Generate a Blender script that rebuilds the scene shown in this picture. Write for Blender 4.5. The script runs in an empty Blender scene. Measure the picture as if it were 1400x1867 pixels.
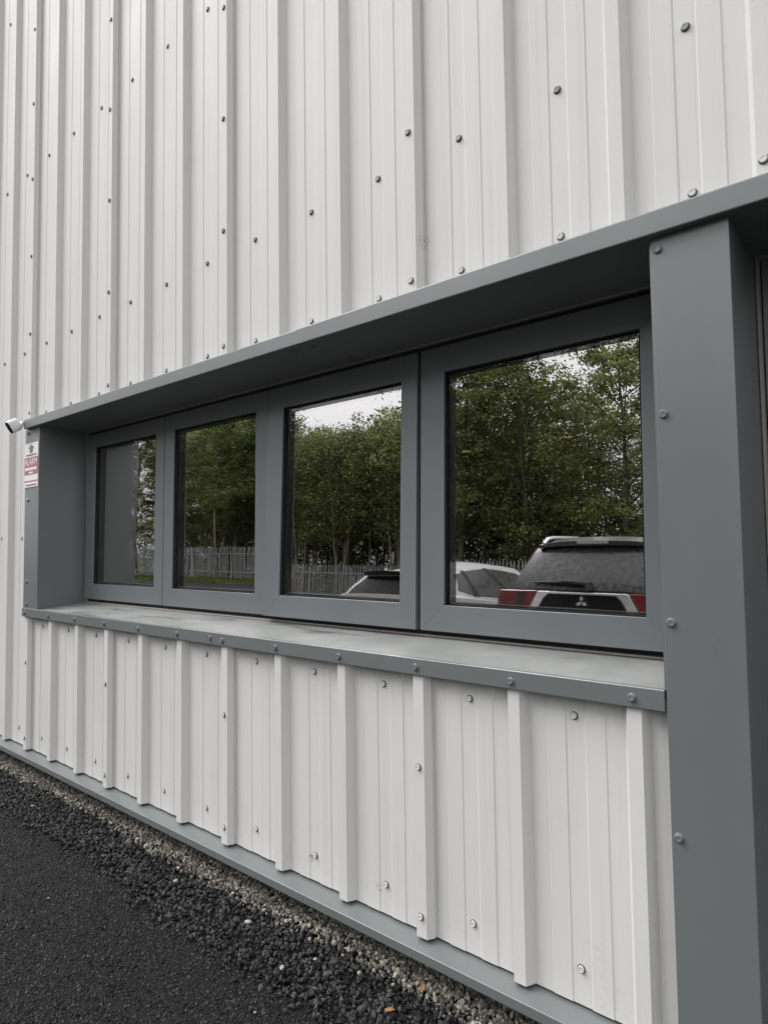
import bpy, bmesh, math, random
import numpy as np
from mathutils import Vector, Matrix

# ------------------------------------------------------------------ camera
scn = bpy.context.scene
COL = scn.collection
ZO = 0.97            # height of the sill line above the ground
cam_d = bpy.data.cameras.new("camera")
cam = bpy.data.objects.new("camera", cam_d)
COL.objects.link(cam)
Rr = Vector((0.764457735, 0.644537035, -0.013280879))
Rd = Vector((-0.043524990, 0.031047293, -0.998569798))
Rf = Vector((-0.643202881, 0.763942456, 0.051787811))
M = Matrix.Identity(4)
for i in range(3):
    M[i][0] = Rr[i]; M[i][1] = -Rd[i]; M[i][2] = -Rf[i]
CAM = (1.24226642, -1.62735402, 0.38132334 + ZO)
M[0][3], M[1][3], M[2][3] = CAM
cam.matrix_world = M
cam_d.sensor_fit = 'HORIZONTAL'
cam_d.sensor_width = 36.0
cam_d.lens = 1176.782279 / 1400.0 * 36.0
cam_d.clip_start = 0.05
cam_d.clip_end = 3000
scn.camera = cam

# ------------------------------------------------------------------ sky, sun, exposure
SUN_EL, SUN_AZ = math.radians(49), math.radians(236)     # azimuth clockwise from +Y
w = bpy.data.worlds.new("World"); scn.world = w; w.use_nodes = True
nt = w.node_tree; nt.nodes.clear()
o_ = nt.nodes.new('ShaderNodeOutputWorld'); bg = nt.nodes.new('ShaderNodeBackground')
sky = nt.nodes.new('ShaderNodeTexSky'); sky.sky_type = 'NISHITA'; sky.sun_disc = False
sky.sun_elevation = SUN_EL; sky.sun_rotation = SUN_AZ
sky.air_density = 1.0; sky.dust_density = 6.0; sky.ozone_density = 1.0
hs = nt.nodes.new('ShaderNodeHueSaturation'); hs.inputs['Saturation'].default_value = 0.12
mx = nt.nodes.new('ShaderNodeMix'); mx.data_type = 'RGBA'
mx.inputs[0].default_value = 0.8
# an even overcast layer: brightest overhead, a third of that at the horizon (CIE overcast sky)
tcw = nt.nodes.new('ShaderNodeTexCoord'); sep = nt.nodes.new('ShaderNodeSeparateXYZ'); mrw = nt.nodes.new('ShaderNodeMapRange')
mrw.inputs[1].default_value = 0.0; mrw.inputs[2].default_value = 1.0; mrw.inputs[3].default_value = 7.0; mrw.inputs[4].default_value = 14.0
cmb = nt.nodes.new('ShaderNodeVectorMath'); cmb.operation = 'SCALE'; cmb.inputs[0].default_value = (0.99, 1.0, 1.02)
nt.links.new(tcw.outputs['Generated'], sep.inputs[0]); nt.links.new(sep.outputs[2], mrw.inputs[0])
nt.links.new(mrw.outputs[0], cmb.inputs['Scale']); nt.links.new(cmb.outputs[0], mx.inputs[7])
nt.links.new(sky.outputs[0], hs.inputs['Color']); nt.links.new(hs.outputs[0], mx.inputs[6])
nt.links.new(mx.outputs[2], bg.inputs['Color']); bg.inputs['Strength'].default_value = 0.078
nt.links.new(bg.outputs[0], o_.inputs['Surface'])
sd = bpy.data.lights.new("sun", 'SUN'); sd.energy = 1.5; sd.angle = math.radians(38); sd.color = (1.0, 0.985, 0.96)
so = bpy.data.objects.new("sun", sd); COL.objects.link(so)
sdir = Vector((math.sin(SUN_AZ) * math.cos(SUN_EL), math.cos(SUN_AZ) * math.cos(SUN_EL), math.sin(SUN_EL)))
so.rotation_euler = sdir.to_track_quat('Z', 'Y').to_euler(); so.location = (-10, -20, 30)
scn.view_settings.view_transform = 'Standard'; scn.view_settings.look = 'None'
scn.view_settings.exposure = 0.88; scn.view_settings.gamma = 1.0; scn.view_settings.use_curve_mapping = False
scn.cycles.transparent_max_bounces = 24
scn.cycles.max_bounces = 10

rnd = random.Random(7)
npr = np.random.default_rng(11)

# ------------------------------------------------------------------ materials
def new_mat(name):
    m = bpy.data.materials.new(name); m.use_nodes = True
    n = m.node_tree.nodes; n.clear()
    out = n.new('ShaderNodeOutputMaterial'); b = n.new('ShaderNodeBsdfPrincipled')
    m.node_tree.links.new(b.outputs[0], out.inputs['Surface'])
    return m, m.node_tree, b, out

def tex(t, kind, scale, coord='Object', detail=4.0, rough=0.55, stretch=None):
    tc = t.nodes.new('ShaderNodeTexCoord')
    src = tc.outputs[coord]
    if stretch:
        mp = t.nodes.new('ShaderNodeMapping'); mp.inputs['Scale'].default_value = stretch
        t.links.new(src, mp.inputs['Vector']); src = mp.outputs[0]
    if kind == 'noise':
        x = t.nodes.new('ShaderNodeTexNoise'); x.inputs['Scale'].default_value = scale
        x.inputs['Detail'].default_value = detail; x.inputs['Roughness'].default_value = rough
    else:
        x = t.nodes.new('ShaderNodeTexVoronoi'); x.inputs['Scale'].default_value = scale
    t.links.new(src, x.inputs['Vector'])
    return x

def ramp(t, src, p0, c0, p1, c1):
    r = t.nodes.new('ShaderNodeValToRGB')
    r.color_ramp.elements[0].position = p0; r.color_ramp.elements[0].color = (*c0, 1)
    r.color_ramp.elements[1].position = p1; r.color_ramp.elements[1].color = (*c1, 1)
    t.links.new(src, r.inputs[0]); return r

def bump(t, b, src, dist, strength=1.0, prev=None):
    u = t.nodes.new('ShaderNodeBump'); u.inputs['Distance'].default_value = dist
    u.inputs['Strength'].default_value = strength
    t.links.new(src, u.inputs['Height'])
    if prev: t.links.new(prev.outputs[0], u.inputs['Normal'])
    if b: t.links.new(u.outputs[0], b.inputs['Normal'])
    return u

def scl(c, k): return tuple(min(1, x * k) for x in c)

def painted(name, c, rough=0.42, var=0.06, grain=0.00012, wave=0.0, dust=None, spec=0.4, streak=True):
    m, t, b, o = new_mat(name)
    n = tex(t, 'noise', 3.0, stretch=(1, 1, 0.35) if streak else None, detail=6)
    r = ramp(t, n.outputs[0], 0.3, scl(c, 1 - var), 0.72, scl(c, 1 + var))
    col = r.outputs[0]
    if dust:
        n2 = tex(t, 'noise', 9.0, detail=8, rough=0.7)
        r2 = ramp(t, n2.outputs[0], 0.5, (0, 0, 0), 0.75, (1, 1, 1))
        mxn = t.nodes.new('ShaderNodeMix'); mxn.data_type = 'RGBA'
        ml = t.nodes.new('ShaderNodeMath'); ml.operation = 'MULTIPLY'; ml.inputs[1].default_value = dust[1]
        t.links.new(r2.outputs[0], ml.inputs[0]); t.links.new(ml.outputs[0], mxn.inputs[0])
        t.links.new(col, mxn.inputs[6]); mxn.inputs[7].default_value = (*dust[0], 1)
        col = mxn.outputs[2]
    t.links.new(col, b.inputs['Base Color'])
    b.inputs['Specular IOR Level'].default_value = spec
    rr = ramp(t, n.outputs[0], 0.3, (rough * 0.85,) * 3, 0.7, (rough * 1.15,) * 3)
    t.links.new(rr.outputs[0], b.inputs['Roughness'])
    g = tex(t, 'noise', 900.0, detail=2)
    u = bump(t, b, g.outputs[0], grain)
    if wave:
        wv = tex(t, 'noise', 2.2, stretch=(1, 1, 0.3), detail=1)
        bump(t, b, wv.outputs[0], wave, prev=u)
    return m

MAT = {}
MAT['sheet'] = painted('white_coated_steel', (0.65, 0.64, 0.625), rough=0.6, var=0.035, wave=0.004, spec=0.2, dust=((0.45, 0.42, 0.37), 0.10))
MAT['trim'] = painted('grey_coated_steel', (0.148, 0.162, 0.163), rough=0.31, var=0.03, wave=0.002, spec=1.0, dust=((0.20, 0.21, 0.21), 0.05))
MAT['frame'] = painted('blue_grey_aluminium', (0.158, 0.173, 0.184), rough=0.32, spec=0.9, var=0.03, dust=((0.2, 0.21, 0.21), 0.10))
MAT['frame_dark'] = painted('dark_grey_aluminium', (0.03, 0.034, 0.04), rough=0.5)
MAT['gasket'] = painted('black_rubber', (0.008, 0.008, 0.009), rough=0.6)
MAT['sealant'] = painted('cream_sealant', (0.36, 0.325, 0.30), rough=0.6, dust=((0.2, 0.18, 0.16), 0.4))
MAT['cap'] = painted('pale_screw_cap', (0.60, 0.595, 0.58), rough=0.35, streak=False)
MAT['cap_metal'] = painted('metal_grey_screw_cap', (0.27, 0.27, 0.265), rough=0.4, streak=False)  # metallic grey caps, darker than the pale ones, for the upper screw rows
MAT['cap_grey'] = painted('grey_screw_cap', (0.17, 0.185, 0.205), rough=0.32, streak=False)
MAT['washer'] = painted('dark_washer', (0.10, 0.10, 0.10), rough=0.6, streak=False)
MAT['concrete'] = painted('dark_plinth', (0.10, 0.095, 0.088), rough=0.9, var=0.25, grain=0.001)
MAT['room'] = painted('room_paint', (0.10, 0.10, 0.10), rough=0.9)
MAT['white_plastic'] = painted('white_plastic', (0.80, 0.80, 0.80), rough=0.3, var=0.01, streak=False)
MAT['black_gloss'] = painted('black_gloss_plastic', (0.006, 0.006, 0.007), rough=0.12, var=0.01, streak=False)
MAT['sign_white'] = painted('sign_white', (0.82, 0.80, 0.79), rough=0.4, var=0.02)
MAT['sign_red'] = painted('sign_red', (0.40, 0.16, 0.16), rough=0.45, var=0.06)
MAT['sign_grey'] = painted('sign_grey', (0.18, 0.17, 0.17), rough=0.5)
MAT['galv'] = painted('galvanised_steel', (0.33, 0.345, 0.345), rough=0.5, var=0.2, spec=0.5)
MAT['roofing'] = painted('grey_roof_sheet', (0.3, 0.31, 0.31), rough=0.6)

def dirty_sheet():
    m = MAT['sheet']; t = m.node_tree; b = [n for n in t.nodes if n.type == 'BSDF_PRINCIPLED'][0]
    src = b.inputs['Base Color'].links[0].from_socket
    def over(src, fac, c):
        q = t.nodes.new('ShaderNodeMix'); q.data_type = 'RGBA'; t.links.new(fac, q.inputs[0]); t.links.new(src, q.inputs[6]); q.inputs[7].default_value = (*c, 1); return q.outputs[2]
    def mul(a, k):
        q = t.nodes.new('ShaderNodeMath'); q.operation = 'MULTIPLY'; t.links.new(a, q.inputs[0])
        if isinstance(k, float): q.inputs[1].default_value = k
        else: t.links.new(k, q.inputs[1])
        return q.outputs[0]
    # thin rain streaks down the sheet
    n = tex(t, 'noise', 1.0, stretch=(42, 42, .55), detail=5, rough=.65)
    r = ramp(t, n.outputs[0], .52, (0, 0, 0), .78, (1, 1, 1)); src = over(src, mul(r.outputs[0], .28), (.40, .38, .34))
    # mud splashed on the lowest part
    tc = t.nodes.new('ShaderNodeTexCoord'); sp = t.nodes.new('ShaderNodeSeparateXYZ'); t.links.new(tc.outputs['Object'], sp.inputs[0])
    mr = t.nodes.new('ShaderNodeMapRange'); mr.inputs[1].default_value = .55; mr.inputs[2].default_value = .14; t.links.new(sp.outputs[2], mr.inputs[0])
    n2 = tex(t, 'noise', 120.0, detail=3); r2 = ramp(t, n2.outputs[0], .60, (0, 0, 0), .70, (1, 1, 1))
    n3 = tex(t, 'noise', 6.0, detail=5); r3 = ramp(t, n3.outputs[0], .4, (0, 0, 0), .7, (1, 1, 1))
    src = over(src, mul(mul(mul(r2.outputs[0], r3.outputs[0]), mr.outputs[0]), .40), (.26, .23, .18))
    # a few scuffs and rubs
    for x, z, rad, c in ((-.519, -.748, .020, (.16, .12, .09)), (-.190, -.744, .020, (.16, .12, .09)), (.030, 1.36, .030, (.30, .25, .19)), (1.02, 1.62, .06, (.42, .39, .34)), (.93, 1.80, .03, (.40, .37, .33))):
        d = t.nodes.new('ShaderNodeVectorMath'); d.operation = 'DISTANCE'; t.links.new(tc.outputs['Object'], d.inputs[0]); d.inputs[1].default_value = (x, .028, z + ZO)
        m1 = t.nodes.new('ShaderNodeMapRange'); m1.inputs[1].default_value = rad; m1.inputs[2].default_value = rad * .3; t.links.new(d.outputs['Value'], m1.inputs[0])
        n4 = tex(t, 'noise', 150.0, detail=4); r4 = ramp(t, n4.outputs[0], .50, (0, 0, 0), .58, (1, 1, 1))
        src = over(src, mul(mul(m1.outputs[0], r4.outputs[0]), .8), c)
    t.links.new(src, b.inputs['Base Color'])
dirty_sheet()

def sill_mat():
    m, t, b, o = new_mat('grey_coated_steel_sill')
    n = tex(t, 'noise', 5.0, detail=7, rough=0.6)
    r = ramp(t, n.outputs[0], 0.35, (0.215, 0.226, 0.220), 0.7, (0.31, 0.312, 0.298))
    n2 = tex(t, 'noise', 2.3, stretch=(1, 5, 1), detail=2)
    wet = ramp(t, n2.outputs[0], 0.57, (0, 0, 0), 0.70, (1, 1, 1))
    mxn = t.nodes.new('ShaderNodeMix'); mxn.data_type = 'RGBA'
    t.links.new(wet.outputs[0], mxn.inputs[0]); t.links.new(r.outputs[0], mxn.inputs[6])
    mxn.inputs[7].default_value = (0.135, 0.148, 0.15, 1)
    t.links.new(mxn.outputs[2], b.inputs['Base Color'])
    rr = ramp(t, wet.outputs[0], 0, (0.5,) * 3, 1, (0.22,) * 3)
    t.links.new(rr.outputs[0], b.inputs['Roughness'])
    g = tex(t, 'noise', 700.0, detail=2)
    bump(t, b, g.outputs[0], 0.0002)
    return m
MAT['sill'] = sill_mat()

def glass_mat(name, refl, tint, wob):
    """coated glazing: a clear tinted pane with a partial mirror on it"""
    m, t, b, o = new_mat(name); t.nodes.remove(b)
    tr = t.nodes.new('ShaderNodeBsdfTransparent'); tr.inputs[0].default_value = (*tint, 1)
    gl = t.nodes.new('ShaderNodeBsdfGlossy'); gl.inputs['Roughness'].default_value = 0.0
    gl.inputs[0].default_value = (1.0, 0.995, 0.985, 1)
    lw = t.nodes.new('ShaderNodeLayerWeight'); lw.inputs['Blend'].default_value = 0.5
    pw = t.nodes.new('ShaderNodeMath'); pw.operation = 'POWER'; pw.inputs[1].default_value = 5.0
    t.links.new(lw.outputs['Facing'], pw.inputs[0])
    ad = t.nodes.new('ShaderNodeMath'); ad.operation = 'MULTIPLY_ADD'; ad.use_clamp = True
    ad.inputs[1].default_value = 0.9 - refl; ad.inputs[2].default_value = refl
    t.links.new(pw.outputs[0], ad.inputs[0])
    mxs = t.nodes.new('ShaderNodeMixShader')
    t.links.new(ad.outputs[0], mxs.inputs[0]); t.links.new(tr.outputs[0], mxs.inputs[1]); t.links.new(gl.outputs[0], mxs.inputs[2])
    n = tex(t, 'noise', 2.6, stretch=(2.2, 1, 0.8), detail=1)
    u = bump(t, None, n.outputs[0], wob)
    t.links.new(u.outputs[0], gl.inputs['Normal']); 
    t.links.new(mxs.outputs[0], o.inputs['Surface'])
    return m
for q_, wob_ in (('', 0.00010), ('_wavy', 0.00045)):
    MAT['pane_out' + q_] = glass_mat('clear_outer_glass' + q_, 0.045, (0.955, 0.95, 0.952), wob_)
    MAT['pane_in' + q_] = glass_mat('coated_inner_glass' + q_, 0.74, (0.30, 0.31, 0.31), wob_)

def tarmac_mat():
    m, t, b, o = new_mat('tarmac')
    v = tex(t, 'voronoi', 125.0)
    r = ramp(t, v.outputs['Color'], 0.1, (0.003, 0.003, 0.0035), 0.9, (0.018, 0.0175, 0.019))
    n = tex(t, 'noise', 1.4, detail=5)
    r2 = ramp(t, n.outputs[0], 0.3, (0.8, 0.8, 0.8), 0.7, (1.2, 1.2, 1.2))
    mu = t.nodes.new('ShaderNodeMix'); mu.data_type = 'RGBA'; mu.blend_type = 'MULTIPLY'; mu.inputs[0].default_value = 1
    t.links.new(r.outputs[0], mu.inputs[6]); t.links.new(r2.outputs[0], mu.inputs[7])
    t.links.new(mu.outputs[2], b.inputs['Base Color'])
    b.inputs['Roughness'].default_value = 0.8; b.inputs['Specular IOR Level'].default_value = 0.2
    inv = t.nodes.new('ShaderNodeMath'); inv.operation = 'SUBTRACT'; inv.inputs[0].default_value = 1.0
    t.links.new(v.outputs['Distance'], inv.inputs[1])
    bump(t, b, inv.outputs[0], 0.006)
    return m
MAT['tarmac'] = tarmac_mat()

def stone_mat(name, lo, hi, rough=0.8):
    m, t, b, o = new_mat(name)
    at = t.nodes.new('ShaderNodeAttribute'); at.attribute_name = 'tone'
    r = ramp(t, at.outputs['Fac'], 0.0, lo, 1.0, hi)
    n = tex(t, 'noise', 160.0, detail=4)
    r2 = ramp(t, n.outputs[0], 0.3, (0.7,) * 3, 0.7, (1.25,) * 3)
    mu = t.nodes.new('ShaderNodeMix'); mu.data_type = 'RGBA'; mu.blend_type = 'MULTIPLY'; mu.inputs[0].default_value = 1
    t.links.new(r.outputs[0], mu.inputs[6]); t.links.new(r2.outputs[0], mu.inputs[7])
    t.links.new(mu.outputs[2], b.inputs['Base Color']); b.inputs['Roughness'].default_value = rough
    b.inputs['Specular IOR Level'].default_value = 0.28
    bump(t, b, n.outputs[0], 0.002)
    return m
MAT['stone_dark'] = stone_mat('dark_stone', (0.006, 0.006, 0.0065), (0.07, 0.07, 0.068), 0.6)
MAT['stone_tan'] = stone_mat('tan_stone', (0.085, 0.079, 0.068), (0.37, 0.345, 0.295))
MAT['chip'] = stone_mat('tarmac_chip', (0.002, 0.002, 0.0024), (0.055, 0.0535, 0.058), 0.55)
MAT['pebble'] = painted('pale_pebble', (0.40, 0.37, 0.32), rough=0.8, var=0.2, grain=0.001, streak=False)
MAT['dead_leaf'] = painted('dead_leaf', (0.26, 0.13, 0.05), rough=0.8, var=0.3, streak=False)

def foliage_mat(name, lo, hi, trans=0.35):
    m, t, b, o = new_mat(name)
    at = t.nodes.new('ShaderNodeAttribute'); at.attribute_name = 'tone'
    r = ramp(t, at.outputs['Fac'], 0.0, lo, 1.0, hi)
    oi = t.nodes.new('ShaderNodeObjectInfo')
    hsv = t.nodes.new('ShaderNodeHueSaturation')
    mr = t.nodes.new('ShaderNodeMapRange'); mr.inputs[3].default_value = 0.8; mr.inputs[4].default_value = 1.2
    t.links.new(oi.outputs['Random'], mr.inputs[0]); t.links.new(mr.outputs[0], hsv.inputs['Value'])
    t.links.new(r.outputs[0], hsv.inputs['Color'])
    t.links.new(hsv.outputs[0], b.inputs['Base Color']); b.inputs['Roughness'].default_value = 0.55
    tl = t.nodes.new('ShaderNodeBsdfTranslucent'); t.links.new(hsv.outputs[0], tl.inputs[0])
    mxs = t.nodes.new('ShaderNodeMixShader'); mxs.inputs[0].default_value = trans
    t.links.new(b.outputs[0], mxs.inputs[1]); t.links.new(tl.outputs[0], mxs.inputs[2])
    t.links.new(mxs.outputs[0], o.inputs['Surface'])
    return m
MAT['leaf'] = foliage_mat('green_leaves', (0.036, 0.058, 0.014), (0.31, 0.355, 0.12))
MAT['grass'] = foliage_mat('grass_blades', (0.07, 0.11, 0.02), (0.20, 0.24, 0.06))
MAT['bark'] = painted('grey_brown_bark', (0.11, 0.10, 0.075), rough=0.9, var=0.3, grain=0.004)
MAT['bark_pale'] = painted('pale_bark', (0.24, 0.20, 0.16), rough=0.9, var=0.25, grain=0.004)

def soil_mat():
    m, t, b, o = new_mat('soil_and_grass')
    n = tex(t, 'noise', 0.9, detail=9, rough=0.7)
    r = ramp(t, n.outputs[0], 0.35, (0.045, 0.035, 0.022), 0.65, (0.05, 0.075, 0.02))
    t.links.new(r.outputs[0], b.inputs['Base Color']); b.inputs['Roughness'].default_value = 0.95
    bump(t, b, n.outputs[0], 0.05)
    return m
MAT['soil'] = soil_mat()

def car_paint(name, c, metal=0.0, rough=0.3):
    m, t, b, o = new_mat(name)
    n = tex(t, 'noise', 30.0, detail=6)
    r = ramp(t, n.outputs[0], 0.35, scl(c, 0.92), 0.7, scl(c, 1.06))
    t.links.new(r.outputs[0], b.inputs['Base Color'])
    b.inputs['Metallic'].default_value = metal; b.inputs['Roughness'].default_value = rough
    b.inputs['Coat Weight'].default_value = 0.6; b.inputs['Coat Roughness'].default_value = 0.06
    d = tex(t, 'noise', 130.0, detail=1)
    rd = ramp(t, d.outputs[0], 0.62, (0, 0, 0), 0.7, (1, 1, 1))
    bump(t, b, rd.outputs[0], 0.0003)          # rain drops standing on the paint
    return m
MAT['paint_black'] = car_paint('black_paint', (0.012, 0.013, 0.015))
MAT['paint_white'] = car_paint('white_paint', (0.72, 0.72, 0.72))
MAT['chrome'] = car_paint('satin_chrome', (0.92, 0.93, 0.93), metal=1.0, rough=0.25)
MAT['tail_red'] = car_paint('red_lamp', (0.25, 0.010, 0.016), rough=0.2)
MAT['tail_dark'] = car_paint('smoked_lamp', (0.05, 0.01, 0.012), rough=0.2)
MAT['lamp_clear'] = car_paint('clear_lamp', (0.45, 0.45, 0.42), rough=0.2)
MAT['plastic'] = painted('black_plastic', (0.014, 0.014, 0.015), rough=0.5, streak=False)
MAT['tyre'] = painted('tyre_rubber', (0.015, 0.015, 0.015), rough=0.85, streak=False)
MAT['alloy'] = car_paint('alloy_wheel', (0.45, 0.46, 0.47), metal=0.8, rough=0.35)
MAT['plate'] = painted('yellow_plate', (0.62, 0.48, 0.06), rough=0.4, streak=False)

def car_glass(name, k):
    m, t, b, o = new_mat(name)
    n = tex(t, 'noise', 7.0, stretch=(5, 5, .6), detail=3, rough=0.6)
    r = ramp(t, n.outputs[0], 0.3, (0.03 * k, 0.032 * k, 0.034 * k), 0.68, (0.13 * k, 0.13 * k, 0.132 * k))   # road film with run marks
    t.links.new(r.outputs[0], b.inputs['Base Color'])
    rr = ramp(t, n.outputs[0], 0.35, (0.06,) * 3, 0.75, (0.5,) * 3)
    t.links.new(rr.outputs[0], b.inputs['Roughness']); b.inputs['Specular IOR Level'].default_value = 0.6
    return m
MAT['car_glass'] = car_glass('tinted_car_glass', 0.8); MAT['car_glass_dark'] = car_glass('privacy_glass', 0.25)
MAT['car_glass_side'] = car_glass('tinted_side_glass', 0.45)
MAT['car_glass_dark'].node_tree.nodes['Principled BSDF'].inputs['Specular IOR Level'].default_value = 0.15

def emit_mat(name, c, s):
    m, t, b, o = new_mat(name); t.nodes.remove(b)
    e = t.nodes.new('ShaderNodeEmission'); e.inputs[0].default_value = (*c, 1); e.inputs[1].default_value = s
    t.links.new(e.outputs[0], o.inputs['Surface']); return m
MAT['lamp_glow'] = emit_mat('warm_lamp', (1.0, 0.62, 0.28), 7.0)

# ------------------------------------------------------------------ builders
class MB:
    def __init__(s, off=(0, 0, 0)):
        s.v = []; s.f = []; s.off = Vector(off)
    def add(s, vs, fs):
        n = len(s.v); s.v += [tuple(v) for v in vs]; s.f += [tuple(i + n for i in f) for f in fs]; return s
    def box(s, x0, x1, y0, y1, z0, z1):
        v = [(x, y, z) for z in (z0, z1) for y in (y0, y1) for x in (x0, x1)]
        return s.add(v, [(0, 2, 3, 1), (4, 5, 7, 6), (0, 1, 5, 4), (2, 6, 7, 3), (0, 4, 6, 2), (1, 3, 7, 5)])
    def prism(s, poly, a, b, axis):
        """closed 2-D polygon extruded along an axis ('x': poly is (y,z), 'y': (x,z), 'z': (x,y))"""
        n = len(poly)
        def P(p, t): return {'x': (t, p[0], p[1]), 'y': (p[0], t, p[1]), 'z': (p[0], p[1], t)}[axis]
        v = [P(p, a) for p in poly] + [P(p, b) for p in poly]
        f = [tuple(range(n)), tuple(range(2 * n - 1, n - 1, -1))]
        f += [(i, i + n, (i + 1) % n + n, (i + 1) % n) for i in range(n)]
        return s.add(v, f)
    def lathe(s, prof, c, axis, n=16):
        """profile of (radius, distance along axis)"""
        ax = Vector(axis).normalized(); e1 = ax.orthogonal().normalized(); e2 = ax.cross(e1)
        c = Vector(c); v = []
        for r, h in prof:
            for k in range(n):
                a = 2 * math.pi * k / n
                v.append(c + ax * h + (e1 * math.cos(a) + e2 * math.sin(a)) * r)
        f = []
        for j in range(len(prof) - 1):
            for k in range(n):
                f.append((j * n + k, j * n + (k + 1) % n, (j + 1) * n + (k + 1) % n, (j + 1) * n + k))
        f.append(tuple(range(n))[::-1]); f.append(tuple(range((len(prof) - 1) * n, len(prof) * n)))
        return s.add(v, f)
    def tube(s, pts, rad, n=6):
        pts = [Vector(p) for p in pts]; v = []; f = []
        if not hasattr(rad, '__len__'): rad = [rad] * len(pts)
        for i, p in enumerate(pts):
            d = (pts[min(i + 1, len(pts) - 1)] - pts[max(i - 1, 0)]).normalized()
            e1 = d.orthogonal().normalized(); e2 = d.cross(e1)
            if i and abs(e1.dot(pe)) < 0.999:
                e1 = (pe - d * pe.dot(d)).normalized(); e2 = d.cross(e1)
            pe = e1
            for k in range(n):
                a = 2 * math.pi * k / n; v.append(p + (e1 * math.cos(a) + e2 * math.sin(a)) * rad[i])
        for j in range(len(pts) - 1):
            for k in range(n):
                f.append((j * n + k, j * n + (k + 1) % n, (j + 1) * n + (k + 1) % n, (j + 1) * n + k))
        f.append(tuple(range(n))[::-1]); f.append(tuple(range((len(pts) - 1) * n, len(pts) * n)))
        return s.add(v, f)
    def grid(s, P, nu, nv):
        v = [P(i / nu, j / nv) for j in range(nv + 1) for i in range(nu + 1)]
        f = [(j * (nu + 1) + i, j * (nu + 1) + i + 1, (j + 1) * (nu + 1) + i + 1, (j + 1) * (nu + 1) + i) for j in range(nv) for i in range(nu)]
        return s.add(v, f)
    def mesh(s, name, mat=None, smooth=None, bevel=0.0, weld=False):
        me = bpy.data.meshes.new(name)
        me.from_pydata([(v[0] + s.off.x, v[1] + s.off.y, v[2] + s.off.z) for v in s.v], [], s.f)
        bm = bmesh.new(); bm.from_mesh(me)
        if weld: bmesh.ops.remove_doubles(bm, verts=bm.verts, dist=1e-4)
        bmesh.ops.recalc_face_normals(bm, faces=bm.faces)
        if bevel:
            es = [e for e in bm.edges if len(e.link_faces) == 2 and e.calc_face_angle(0) > 0.5]
            bmesh.ops.bevel(bm, geom=es, offset=bevel, segments=2, profile=0.5, affect='EDGES', clamp_overlap=True)
        bm.to_mesh(me); bm.free()
        if smooth is not None:
            me.polygons.foreach_set('use_smooth', [True] * len(me.polygons))
            try: me.set_sharp_from_angle(angle=smooth)
            except Exception: pass
        if mat: me.materials.append(MAT[mat])
        return me
    def build(s, name, mat, parent=None, **k):
        return link(name, s.mesh(name, mat, **k), parent)

def link(name, me, parent=None, loc=(0, 0, 0)):
    o = bpy.data.objects.new(name, me); COL.objects.link(o); o.location = loc
    if parent: o.parent = parent
    return o
def tag(o, label=None, cat=None, group=None, kind=None):
    if label: o['label'] = label
    if cat: o['category'] = cat
    if group: o['group'] = group
    if kind: o['kind'] = kind
    return o
def thing(name, label, cat, loc=(0, 0, 0), rz=0, group=None):
    o = bpy.data.objects.new(name, None); COL.objects.link(o); o.location = loc; o.rotation_euler = (0, 0, rz)
    return tag(o, label, cat, group)

def offset_poly(pts, th):
    """open polyline -> closed polygon of thickness th (to the left of the run)"""
    P = [Vector((p[0], p[1])) for p in pts]; out = []
    for i in range(len(P)):
        ns = []
        if i > 0: d = (P[i] - P[i - 1]).normalized(); ns.append(Vector((-d.y, d.x)))
        if i < len(P) - 1: d = (P[i + 1] - P[i]).normalized(); ns.append(Vector((-d.y, d.x)))
        n = sum(ns, Vector((0, 0))).normalized(); k = max(0.4, n.dot(ns[0]))
        out.append(P[i] + n * th / k)
    return [tuple(p) for p in P] + [tuple(p) for p in reversed(out)]
def rounded(pts, r, n=3):
    P = [Vector((p[0], p[1])) for p in pts]; out = [P[0]]
    for i in range(1, len(P) - 1):
        a = P[i] + (P[i - 1] - P[i]).normalized() * min(r, (P[i - 1] - P[i]).length * 0.45)
        b = P[i] + (P[i + 1] - P[i]).normalized() * min(r, (P[i + 1] - P[i]).length * 0.45)
        for k in range(n + 1):
            t = k / n; out.append((1 - t) ** 2 * a + 2 * t * (1 - t) * P[i] + t * t * b)
    out.append(P[-1]); return [tuple(p) for p in out]

# ------------------------------------------------------------------ ground
def gz(y):                       # the car park rises gently towards the grass bank
    if y > -8.5: return 0.0
    if y > -15: return 0.15 * (y + 8.5) / -6.5
    return 0.15
def ground_sheet(name, xs, ys, dz, mat):
    m = MB()
    v = [(x, y, gz(y) + dz) for y in ys for x in xs]; nx = len(xs)
    m.add(v, [(j * nx + i, j * nx + i + 1, (j + 1) * nx + i + 1, (j + 1) * nx + i) for j in range(len(ys) - 1) for i in range(nx - 1)])
    o = m.build(name, mat); tag(o, kind='structure'); return o
ground_sheet('ground', [-900, -100, 0, 100, 900], [-900, -60, -15, -8.5, 0.2, 40, 900], -0.012, 'soil')
ground_sheet('car_park', [-70, -20, 0, 20, 45], [-15.6, -15, -8.5, -4, 0.2], 0.0, 'tarmac')

# ------------------------------------------------------------------ building
bld = thing('industrial_unit', 'white ribbed metal industrial unit with grey framed strip window', 'building')
W = lambda: MB((0, 0, ZO))

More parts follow.
